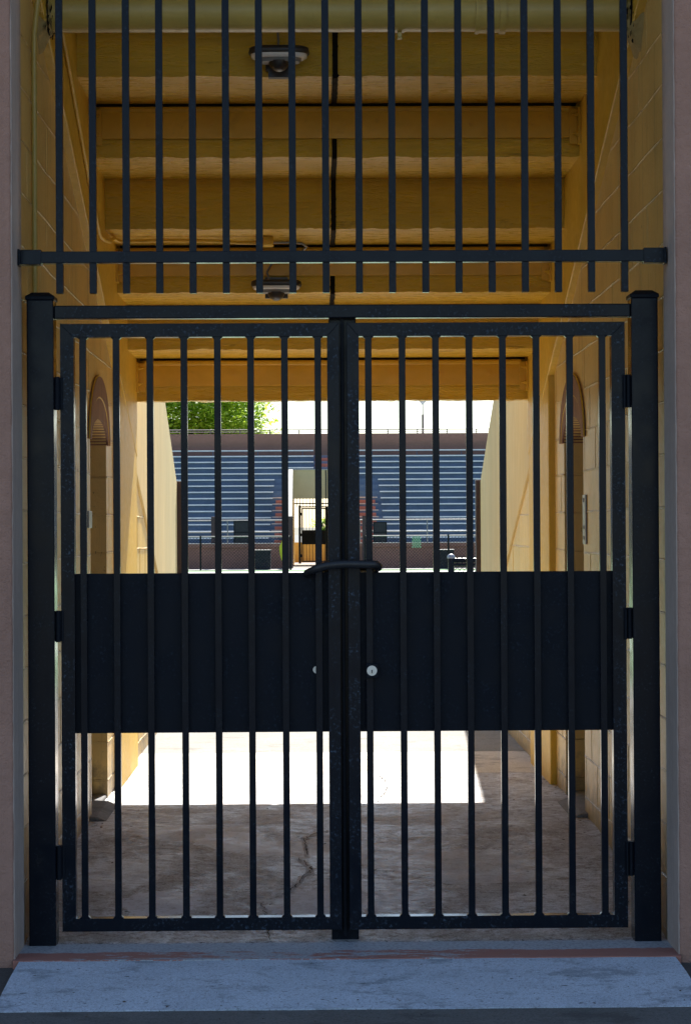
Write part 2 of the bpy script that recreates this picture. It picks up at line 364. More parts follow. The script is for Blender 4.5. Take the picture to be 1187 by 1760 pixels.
def floor_z(y):
    pr = [(8.034, -0.012), (8.2, 0.008), (9.2, 0.082), (10.0, 0.13), (99, 0.13)]
    for (a, za), (b, zb) in zip(pr, pr[1:]):
        if y <= b: return za + (zb-za)*(y-a)/(b-a)
    return 0.13
CR = CRACKS = []
def crack(pts, wd, halo=False):
    """thin dark fissure in the floor: ribbon of changing width"""
    m = MB(); P = []
    for (a, b) in zip(pts, pts[1:]):
        k = max(2, int((Vector(b)-Vector(a)).length/0.012))
        for i in range(k):
            t = i/k; x = a[0]+(b[0]-a[0])*t; y = a[1]+(b[1]-a[1])*t
            P.append((x+noise.noise(Vector((x*35, y*35, 1)))*0.016+noise.noise(Vector((x*120, y*120, 1)))*0.006, y+noise.noise(Vector((x*35, y*35, 9)))*0.03))
    vs = []
    for i, (x, y) in enumerate(P):
        ww = 0.5*wd*(0.45+1.3*abs(noise.noise(Vector((x*45, y*45, 3)))))*min(1, i/4, (len(P)-1-i)/4)+0.0006
        z = floor_z(y)+0.004 if y > 8.034 else -0.004
        vs += [(x-ww, y, z), (x+ww, y+ww*1.2, z)]
    m.add(vs, [(2*i, 2*i+1, 2*i+3, 2*i+2) for i in range(len(P)-1)])
    struct(m, 'floor_crack', M['sealblack'])
    if halo:
        h = MB(); vs = []
        for i, (x, y) in enumerate(P):
            e = min(1, i/6, (len(P)-1-i)/6); a_ = 0.006+0.030*max(0, noise.noise(Vector((x*22, y*22, 5)))+0.15)*e; b_ = 0.006+0.036*max(0, noise.noise(Vector((x*18, y*18, 15)))+0.1)*e
            z = floor_z(y)+0.002; vs += [(x-a_, y, z), (x+b_, y, z)]
        h.add(vs, [(2*i, 2*i+1, 2*i+3, 2*i+2) for i in range(len(P)-1)])
        struct(h, 'spalled_edge', M['spall'])

def px(x, y, d):   # measuring aid used for the far, flat-on parts: photograph position at depth d -> metres
    return (x-541)*d/3750, EYE+(905-y)*d/3750

crack([(0.075, 10.00), (-0.005, 9.92), (-0.055, 9.80), (-0.045, 9.57), (-0.04, 9.43)], 0.0035, True)
crack([(-0.075, 9.40), (-0.045, 9.28), (-0.02, 9.17), (-0.055, 9.05), (-0.07, 8.93), (-0.095, 8.83), (-0.13, 8.75), (-0.17, 8.70)], 0.004, True)
crack([(-0.225, 8.62), (-0.205, 8.55), (-0.20, 8.42), (-0.19, 8.30), (-0.185, 8.18), (-0.17, 8.05)], 0.0028)
crack([(0.35, 12.2), (0.37, 12.0), (0.39, 11.75), (0.36, 11.4), (0.32, 11.1), (0.30, 10.95)], 0.003)
crack([(-1.05, 8.036), (-0.6, 8.030), (-0.1, 8.036), (0.4, 8.032), (1.25, 8.036)], 0.003)

# ------------------------------------------------------------ near grandstand with the tunnel under it
NG = thing('grandstand', 'near mauve grandstand with an ochre passage running under its stepped seating', 'building', (0.1, 8, 0))
T = 0.14                                       # slab thickness above the soffit
D = {i: 9.6+0.64*(i-1) for i in range(-2, 7)}   # riser distances
Z = {i: 3.504-0.2486*(i-1) for i in range(-3, 7)}
Z[6] = 2.261
# facade: piers, lintel
fw = MB()
fw.box(-12, WL, 7.75, 8.0, -0.25, 5.3); fw.box(WR, 12, 7.75, 8.0, -0.25, 5.3); fw.box(WL, WR, 7.752, 7.998, 4.15, 5.3)
fw.box(-12, -11.75, 8.0, 17.0, -0.25, 3.0); fw.box(11.75, 12, 8.0, 17.0, -0.25, 3.0)
fw.build('facade_wall', M['stucco'], NG, 0.009, 3)
for sx, wx in ((1, WL), (-1, WR)):
    rv = MB(); NZ = 150
    vs = []
    for k in range(NZ+1):
        z = -0.02+4.16*k/NZ; q = abs(noise.noise(Vector((wx*7, 0, z*11))))*0.010 + abs(noise.noise(Vector((wx, 4, z*45))))*0.005
        vs += [(wx+sx*0.004, 7.753+q, z), (wx+sx*0.004, 8.002, z), (wx-sx*0.02, 8.002, z), (wx-sx*0.02, 7.76+q, z)]
    rv.add(vs, [(4*k+a, 4*k+(a+1) % 4, 4*k+4+(a+1) % 4, 4*k+4+a) for k in range(NZ) for a in range(4)])
    rv.build('reveal', M['reveal'], NG)
def ridges(mb, wx, sx, spans, ztop, lo=0.13, r0=0.0036):
    k = 1
    while True:
        z = 0.025+0.195*k; k += 1
        if z > 4.2: break
        if z < lo: continue
        for (a, b, za, zb) in spans:
            if not (za < z < zb): continue
            y = a; P = []; rr = []
            while y <= b:
                if z < ztop(y)-0.01:
                    q = noise.noise(Vector((y*13, z*7, wx)))
                    P.append((wx-sx*0.0005, y, z+0.007*noise.noise(Vector((y*2.5, z*9, 1)))+0.004*q)); rr.append(r0*(0.75+0.7*abs(noise.noise(Vector((y*9, z*5, 4+wx))))+0.25*q))
                y += 0.045
            if len(P) > 2: mb.tube(P, rr, 6)
            y = math.ceil((a-0.2*(k % 2))/0.4)*0.4+0.2*(k % 2)
            while y < b-0.02:
                if noise.noise(Vector((y*3.7, z*5.3, wx*9))) > 0.02 and y > a+0.02 and z+0.19 < ztop(y) and z+0.19 < zb:
                    mb.tube([(wx-sx*0.0002, y+0.003*noise.noise(Vector((y, z, j_))), z+0.195*j_/4) for j_ in range(5)], r0*0.45, 5)
                y += 0.4
# doors
DY0, DY1, SP = 10.46, 11.26, 1.945
def ell(yc, a, rise, n=24): return [(yc - a*math.cos(math.pi*i/n), SP + rise*math.sin(math.pi*i/n)) for i in range(n+1)]
yc = (DY0+DY1)/2
def lower_edge(y): return 3.30-0.365*(y-9.04)
for sx, wx, nm in ((-1, WL, 'left'), (1, WR, 'right')):
    wm = MB(); x0, x1 = wx, wx+sx*0.28
    wm.box(min(x0, x1), max(x0, x1), 8.003, DY0, -0.1, 4.5)
    wm.box(min(x0, x1), max(x0, x1), DY1, 12.8, -0.1, 3.2)
    arch = ell(yc, 0.4, 0.115)
    wm.prism([(DY0, 4.2), (DY0, SP)] + arch[1:-1] + [(DY1, SP), (DY1, 3.4)], x0, x1)
    ridges(wm, wx, sx, [(8.02, DY0-0.01, 0, 9), (DY0-0.01, DY1+0.01, SP+0.34, 9), (DY1+0.01, 11.69, 0, 9)], lower_edge)
    tw = tag(wm.build('tunnel_wall', M['block'], NG), 'ochre block wall on the %s of the passage with an arched doorway' % nm)
    # brick arch: two rings, slightly proud, through the wall
    for a0, r0, a1, r1, pr in ((0.400, 0.115, 0.452, 0.218, 0.010), (0.456, 0.226, 0.505, 0.325, 0.014)):
        k = 24; inn = ell(yc, a0, r0, k); out = ell(yc, a1, r1, k)
        rg = MB()
        for i in range(k):
            g = 0.0016
            (ya, za), (yb, zb) = inn[i], inn[i+1]; (yc2, zc), (yd, zd) = out[i+1], out[i]
            rg.prism([(ya+g, za), (yb-g, zb), (yc2-g, zc), (yd+g, zd)], wx-sx*pr, wx+sx*(0.285 if a0 == 0.4 else 0.05))
        rg.build('brick_arch', M['brickred'], NG)
    rim = MB()
    for a_, r_ in ((0.454, 0.222), (0.508, 0.329)):
        rim.tube([(wx-sx*0.009, y, z) for y, z in ell(yc, a_, r_, 30)], 0.0040, 6)
    rim.build('arch_rim', M['ochre'], NG)
    # side room behind the doorway, closed
    rm = MB(); xa, xb = wx+sx*0.28, wx+sx*2.2; lo, hi = min(xa, xb), max(xa, xb)
    rm.box(lo, hi, DY0-0.5, DY0-0.3, 0, 2.6); rm.box(lo, hi, DY1+0.3, DY1+0.5, 0, 2.4)
    rm.box(min(xb, xb+sx*0.1), max(xb, xb+sx*0.1), DY0-0.5, DY1+0.5, 0, 2.6); rm.box(lo, hi, DY0-0.5, DY1+0.5, 2.35, 2.45)
    rm.build('side_room', M['ochre'], NG)
    si = MB()
    si.prism([(wx-sx*0.085, 0.128), (wx-sx*0.03, 0.150), (wx+sx*0.35, 0.172), (wx+sx*2.0, 0.172), (wx+sx*2.0, 0.0), (wx-sx*0.085, 0.0)], DY0-0.10, DY1-0.28, 'y')
    si.prism([(wx+sx*0.004, 0.150), (wx+sx*0.35, 0.168), (wx+sx*2.0, 0.168), (wx+sx*2.0, 0.0), (wx+sx*0.004, 0.0)], DY1-0.28, DY1, 'y')
    so_ = si.build('door_sill', M['sill'], NG, 0.01, 3)
    # rake beam and the pilaster under it
    rb = MB(); p = 0.037
    ly = [8.02, 12.8]
    rb.prism([(8.02, lower_edge(8.02)), (12.79, lower_edge(12.79)), (12.79, lower_edge(12.79)+0.9), (8.02, lower_edge(8.02)+0.7)], wx-sx*p, wx+sx*0.1)
    rb.build('rake_beam', M['ochre'], NG, 0.006, 2)
    MB().box(min(wx-sx*(p-0.003), wx+sx*0.1), max(wx-sx*(p-0.003), wx+sx*0.1), 11.7, 12.785, 0.0, lower_edge(11.7)+0.05).build('pilaster', M['ochre'], NG, 0.008, 3)
    # wing walls outside
    ww = MB(); ww.prism([(12.8, 0.0), (16.8, 0.0), (16.8, lower_edge(16.8)), (12.8, lower_edge(12.8))], wx, wx+sx*0.15)
    ridges(ww, wx, sx, [(12.83, 16.78, 0, 9)], lower_edge, r0=0.0050)
    ww.build('wing_wall_block', M['block_wing'], NG)
    wp = MB(); wp.prism([(12.8, lower_edge(12.8)), (16.8, lower_edge(16.8)), (16.8, 1.865), (12.8, 3.60)], wx-sx*0.014, wx+sx*0.15)
    wp.build('wing_wall_panel', M['wing'], NG, 0.006, 2)
    ep = MB(); ep.box(min(wx-sx*0.048, wx+sx*0.14), max(wx-sx*0.048, wx+sx*0.14), 16.805, 16.90, 0.0, 1.875)
    ep.build('end_post', M['maroon'], NG, 0.004)
    # stand front either side
    sd = MB(); xa, xb = wx+sx*0.15, sx*11.75
    sd.box(min(xa, xb), max(xa, xb), 16.55, 16.78, 0.0, 1.0)
    k0 = [(17.0-0.4, 0.6)]
    prof = []; y = 16.5; z = 0.9
    while y > 8.1: prof += [(y, z), (y-0.64, z)]; y -= 0.64; z += 0.2486
    prof = [(min(a, 16.55), b) for a, b in prof]
    prof = [(max(a, 8.0), b) for a, b in prof]
    sd.prism([(16.55, 0.2)] + prof + [(8.0, 3.4)], xa, xb)
    sd.build('seating_terrace', M['blue'], NG)

# stepped soffit over the passage (ragged arrises), cut by an expansion joint
JX = 0.100
def soffit(x0, x1, ragged_left, ragged_right):
    nx = int((x1-x0)/0.016); xs = [x0+(x1-x0)*i/nx for i in range(nx+1)]
    prof = [(8.0, Z[-2])]
    for i in range(-1, 7): prof += [(D[i]-0.02, Z[i-1]), (D[i], Z[i-1]), (D[i], Z[i]+0.02), (D[i], Z[i]), (D[i]+0.018, Z[i])]
    arris = {j for j in range(len(prof)) if j and (j-1) % 5 == 3}
    prof += [(12.92, Z[6])]; arris.add(len(prof)-1)
    topp = [(12.92, 3.66), (12.80, 3.66), (12.80, 3.05)]
    for i in range(5, -2, -1): topp += [(D[i+1]-0.02, Z[i]+T+0.25), (D[i], Z[i]+T+0.25)]
    topp += [(8.0, Z[-1]+T+0.3)]
    m = MB(); full = prof + topp; k = len(full); vs = []
    for ix, x in enumerate(xs):
        for j, (y, z) in enumerate(full):
            q = r = e = 0
            if j in arris:
                r = noise.noise(Vector((x*12, j*7.7, 0)))*0.006+noise.noise(Vector((x*55, j*7.7, 2)))*0.004
                q = noise.noise(Vector((x*9, j*3.3, 7)))*0.006
            if (ragged_left and ix == 0) or (ragged_right and ix == nx): e = noise.noise(Vector((x, j*5.1, 3)))*0.005
            vs.append((x+e, y+q, z+r))
    fs = [(i*k+j, i*k+(j+1) % k, (i+1)*k+(j+1) % k, (i+1)*k+j) for i in range(nx) for j in range(k)]
    m.add(vs, fs); m.add([vs[j] for j in range(k)], [tuple(range(k))]); m.add([vs[nx*k+j] for j in range(k)], [tuple(range(k))])
    o = m.build('stepped_soffit', M['slab'], NG)
    return o
soffit(WL-0.1, JX-0.012, False, True); soffit(JX+0.012, WR+0.1, True, False)
js = MB()                                            # joint filler: ragged black strip, filling the gap and smeared a little over its edges
def ragstrip(p0, p1, nrm, w0, step=0.008):
    p0 = Vector(p0); p1 = Vector(p1); L = (p1-p0).length; k = max(2, int(L/step)); vs = []
    for i in range(k+1):
        p = p0+(p1-p0)*i/k + Vector(nrm)*0.0035
        a = w0+noise.noise(Vector((p.y*70, p.z*70, 1)))*0.006+max(0, noise.noise(Vector((p.y*200, p.z*200, 4))))*0.007
        b = w0+noise.noise(Vector((p.y*70, p.z*70, 8)))*0.006+max(0, noise.noise(Vector((p.y*200, p.z*200, 9))))*0.007
        vs += [(JX-a, p.y, p.z), (JX+b, p.y, p.z)]
    js.add(vs, [(2*i, 2*i+1, 2*i+3, 2*i+2) for i in range(k)])
for i in range(0, 6):
    top = Z[i-1]-0.003 if i % 2 else Z[i]+0.080
    ragstrip((JX, D[i]-0.004, top), (JX, D[i]-0.004, Z[i]-0.006), (0, -1, 0), 0.0105)
    ragstrip((JX, D[i], Z[i]-0.006), (JX, D[i+1], Z[i]-0.006), (0, 0, -1), 0.0115)
for i in range(-1, 7):
    js.box(JX-0.03, JX+0.03, D[i]+0.012, D[i]+0.64 if i < 6 else 12.9, Z[i]+0.012, Z[i]+0.26)
js.build('joint_seal', M['sealblack'], NG)

# steel channels on every second riser
for i in (2, 4, 6):
    zt, zb = Z[i-1]-0.014, Z[i]+0.085; yf = D[i]-0.022
    ch = MB(); x0, x1 = WL+0.075, WR-0.075
    ch.prism([(yf, zb), (yf, zt-0.028), (yf-0.004, zt-0.022), (yf-0.008, zt-0.010), (yf-0.006, zt), (yf+0.015, zt), (yf+0.015, zb)], x0, x1)
    c = ch.build('steel_channel', M['steel_ochre'], NG, 0.002)
    sg = MB(); sg.box(x0-0.02, x1+0.02, D[i]-0.030, D[i]-0.006, zt+0.0015, zt+0.012); sg.build('slot_shadow_strip', M['sealblack'], c)  # black strip added as the shade inside the slot
    bt = MB()
    for bx in (-0.77, -0.475, -0.18, 0.15, 0.445, 0.74, 1.03):
        zz = zb+(zt-zb)*0.47
        b = MB(); b.tube([(bx, yf+0.002, zz), (bx, yf-0.004, zz)], 0.013, 12); b.tube([(bx, yf-0.004, zz), (bx, yf-0.011, zz)], 0.0075, 6)
        b.build('bolt', M['steel_ochre'], c)
    for sx, wx in ((1, WL), (-1, WR)):
        ac = MB(); xa = wx+sx*0.037
        ac.box(min(xa, xa+sx*0.012), max(xa, xa+sx*0.012), yf-0.045, yf+0.02, zb-0.035, zt-0.012)
        ac.box(min(xa+sx*0.012, xa+sx*0.05), max(xa+sx*0.012, xa+sx*0.05), yf-0.010, yf-0.001, zb-0.03, zt-0.014)
        for zz in (zb+0.015, zt-0.045):
            ac.tube([(xa+sx*0.012, yf-0.028, zz), (xa+sx*0.024, yf-0.028, zz)], 0.012, 6); ac.tube([(xa+sx*0.02, yf-0.028, zz), (xa+sx*0.04, yf-0.028, zz)], 0.006, 8)
        ac.build('angle_clip', M['steel_ochre'], c, 0.0015)

# metal plates on the door jambs
MB().box(WL+0.002, WL+0.010, DY0-0.16, DY0-0.012, 1.52, 1.60).build('strike_plate', M['plate'], NG, 0.002)
o = MB(); o.box(WR-0.009, WR-0.001, DY0-0.14, DY0-0.03, 1.43, 1.665)
for zz in (1.46, 1.51, 1.64): o.tube([(WR-0.009, DY0-0.085, zz), (WR-0.013, DY0-0.085, zz)], 0.01, 10)
o.build('strike_plate', M['plate'], NG, 0.002)

# ------------------------------------------------------------ pipes and lamps in the passage
DPY, DPZ, DPR = 8.6, 3.548, 0.075
dp = thing('drain_pipe', 'thick painted, olive tinted drain pipe crossing the passage below the ceiling', 'pipe', (0.1, DPY, DPZ))
MB().tube([(WL-0.02, DPY, DPZ), (WR+0.02, DPY, DPZ)], DPR, 40).build('pipe_run', M['pipe'], dp)
cp = MB()
for a, b, r in ((0.640, 0.655, 0.084), (0.655, 0.685, 0.081), (0.686, 0.694, 0.084), (0.735, 0.760, 0.084), (0.694, 0.735, 0.079)): cp.tube([(a, DPY, DPZ), (b, DPY, DPZ)], r, 40)
cp.build('coupling', M['pipe'], dp, 0.002)
hg = MB(); hg.tube([(0.325, DPY, DPZ), (0.362, DPY, DPZ)], DPR+0.004, 40); hg.box(0.335, 0.352, DPY-0.008, DPY+0.008, DPZ-DPR-0.030, DPZ-DPR+0.002)
hg.tube([(0.3435, DPY-0.016, DPZ-DPR-0.018), (0.3435, DPY+0.016, DPZ-DPR-0.018)], 0.006, 6); hg.build('pipe_hanger', M['pipe'], dp)
for sx, wx, dz in ((1, WL, 0.0), (-1, WR, -0.01)):
    mp = MB(); vs = []; K = 26
    for i in range(K+1):
        t = i/K
        for j in range(K):
            a = 2*math.pi*j/K
            rr = (0.145*(1-t)+0.078*t*t)*(1+0.16*noise.noise(Vector((math.cos(a)*2, math.sin(a)*2, wx*5)))+0.08*noise.noise(Vector((math.cos(a)*6, math.sin(a)*6, t*5+wx))))
            vs.append((wx+sx*(t**0.6)*0.055, DPY+rr*math.cos(a), DPZ+dz+(1.1 if math.sin(a) < 0 else 0.8)*rr*math.sin(a)))
    mp.add(vs, [(i*K+j, i*K+(j+1) % K, (i+1)*K+(j+1) % K, (i+1)*K+j) for i in range(K) for j in range(K)], True)
    mp.build('mortar_patch', M['mortar'], dp)
    fl = MB()
    for q in range(46):                           # black tar flakes round the pipe's socket
        a = random.uniform(-0.2, 1.5)*math.pi; rr = random.uniform(0.085, 0.13); s_ = random.uniform(0.004, 0.013)
        t = max(0.05, 1-(rr-0.078)/0.067)
        x = wx+sx*(t**0.6*0.055+0.006); y = DPY-abs(math.cos(a))*rr; z = DPZ+math.sin(a)*rr
        ang = [2*math.pi*k/6+random.random()*0.5 for k in range(6)]
        fl.add([(x+sx*random.uniform(-.002, .004), y+s_*math.cos(g)*random.uniform(.5, 1.2), z+s_*1.3*math.sin(g)*random.uniform(.5, 1.2)) for g in ang], [tuple(range(6))])
    fl.tube([(wx+sx*0.040, DPY+0.092*math.cos(a_), DPZ+0.092*math.sin(a_)) for a_ in [2*math.pi*k_/20 for k_ in range(20)]], 0.004, 5, True)
    fl.build('tar_flakes', M['sealblack'], dp)

cd = MB(); cd.tube([(-1.035, 8.30, 4.1), (-1.038, 8.30, 3.66), (-1.040, 8.30, 3.55), (-1.050, 8.305, 3.47), (-1.058, 8.31, 3.40), (-1.059, 8.31, 3.30), (-1.059, 8.31, 1.0), (-1.059, 8.31, 0.06)], 0.0105, 12)
solo(cd, 'conduit', M['pipe'], 'thin painted conduit running straight down the left block wall just behind the gate post', 'conduit')

cr = thing('lighting_conduit', 'ochre conduit sloping along the left beam, then crossing the ceiling to a box', 'conduit', (-0.3, 11.15, 2.98))
pts = [(WL+0.047, 8.75, 3.65+0.004*k) for k in ()]
for k in range(14):
    y = 8.66+1.80*k/13; pts.append((WL+0.047, y, 3.515-0.42*(y-9.07)+0.004*math.sin(y*5)))
pts += [(WL+0.048, 10.52, 2.925), (WL+0.050, 10.70, 2.93), (WL+0.055, 10.95, 2.955)]
pts += [(WL+0.058, 11.12, 2.995), (WL+0.075, 11.16, 2.985), (WL+0.11, 11.17, 2.984), (-0.75, 11.17, 2.990), (-0.5, 11.17, 2.985), (-0.36, 11.17, 2.976), (-0.29, 11.17, 2.976)]
MB().tube(pts, 0.0095, 10).build('conduit_run', M['ochre'], cr)
MB().box(-0.295, -0.205, 11.13, 11.22, 2.958, 3.004).build('junction_box', M['ochre'], cr, 0.005)
fx = [(-0.205, 11.16, 2.975), (-0.13, 11.15, 2.975), (-0.06, 11.16, 2.972), (-0.035, 11.22, 2.962), (-0.06, 11.30, 2.945), (-0.14, 11.38, 2.925), (-0.22, 11.44, 2.90), (-0.245, 11.46, 2.86), (-0.235, 11.46, 2.82), (-0.21, 11.45, 2.79)]
MB().tube(fx, 0.006, 8).build('flexible_conduit', M['galv'], cr)

def disc_stack(mb, cx, cy, spec, seg=40, ex=3.2):
    """rounded-oblong rings (rx, ry, z)"""
    vs = []
    for rx, ry, z in spec:
        for j in range(seg):
            a = 2*math.pi*j/seg; c, s_ = math.cos(a), math.sin(a)
            vs.append((cx+rx*math.copysign(abs(c)**(2/ex), c), cy+ry*math.copysign(abs(s_)**(2/ex), s_), z))
    k = len(spec)
    mb.add(vs, [(i*seg+j, i*seg+(j+1) % seg, (i+1)*seg+(j+1) % seg, (i+1)*seg+j) for i in range(k-1) for j in range(seg)], True)
    mb.add(vs[:seg], [tuple(range(seg))]); mb.add(vs[-seg:], [tuple(range(seg))])
def lamp(x, y, z, label, extra=True):
    t = thing('wall_lamp', label, 'lamp', (x, y, z), 'lamps fixed to the risers of the passage ceiling')
    h = MB(); disc_stack(h, x, y, [(0.118, 0.062, z+0.036), (0.130, 0.072, z+0.030), (0.133, 0.075, z+0.012), (0.126, 0.069, z+0.004)])
    h.box(x-0.06, x+0.06, y+0.05, y+0.085, z-0.05, z+0.06); h.build('housing', M['lampblack'], t)
    e = MB(); disc_stack(e, x, y, [(0.123, 0.067, z+0.010), (0.122, 0.068, z-0.006), (0.108, 0.058, z-0.014)]); e.build('lens', M['lens'], t)
    e2 = MB(); disc_stack(e2, x, y-0.004, [(0.098, 0.050, z-0.013), (0.088, 0.044, z-0.030)]); e2.build('reflector', M['galv'], t)
    b = MB(); vs = []
    K, L = 24, 8
    for i in range(L+1):
        a = math.pi/2*i/L
        for j in range(K): vs.append((x+0.045*math.cos(a)*math.cos(2*math.pi*j/K), y-0.012+0.045*math.cos(a)*math.sin(2*math.pi*j/K), z-0.026-0.045*math.sin(a)))
    b.add(vs, [(i*K+j, i*K+(j+1) % K, (i+1)*K+(j+1) % K, (i+1)*K+j) for i in range(L) for j in range(K)], True)
    if extra: b.box(x-0.048, x+0.046, y+0.036, y+0.075, z-0.085, z-0.01)
    b.build('sensor_bowl', M['lampblack'], t)
    return t
lamp(-0.146, 9.515, 3.575, 'oblong wall lamp nearest the gate, high under the drain pipe, with dark bowl')
lamp(-0.196, 11.435, 2.775, 'oblong wall lamp farther down the passage, fed by a looped flexible conduit', False)
solo(MB().tube([(-0.150, 9.595, 3.60), (-0.150, 9.593, 3.67), (-0.157, 9.592, 3.76)], 0.005, 8), 'lamp_cable', M['galv'], 'short grey cable rising from the nearest oblong lamp up the ceiling riser', 'cable')

# ------------------------------------------------------------ upper grille
GY = 7.9
def gx(p): return (p-541)*GY/3750
def gz(p): return EYE+(905-p)*GY/3750
gr = thing('fixed_grille', 'fixed grille of eighteen black square bars on a cross rail above the gate', 'grille', (0.1, GY, 2.4))
rz = gz(440)
MB().box(gx(44), gx(1140), GY, GY+0.040, rz-0.021, rz+0.021).build('cross_rail', M['black'], gr, 0.002)
MB().box(gx(44), gx(1140), GY, GY+0.040, 3.75, 3.79).build('cross_rail', M['black'], gr, 0.002)
for zc in (rz, 3.77):
    for a, b, c in ((38, 74, 34), (1109, 1144, 1148)):
        k = MB(); k.box(gx(a), gx(b), GY-0.006, GY+0.046, zc-0.027, zc+0.027)
        k.box(min(gx(c), gx(a if c < 500 else b)), max(gx(c), gx(a if c < 500 else b)), GY-0.012, GY+0.052, zc-0.030, zc+0.029)
        k.build('rail_bracket', M['blacktop'], gr, 0.002)
b0 = MB().box(-0.0128, 0.0128, GY+0.007, GY+0.0326, gz(502), 3.95)
bar0 = b0.build('bar', M['black'], None, 0.0018)
for i in range(18):
    o = bar0 if i == 0 else bar0.copy()
    if i: COL.objects.link(o)
    o.parent = gr; o.location = (gx(105+57.18*i)-gr.location.x, -gr.location.y, -gr.location.z)

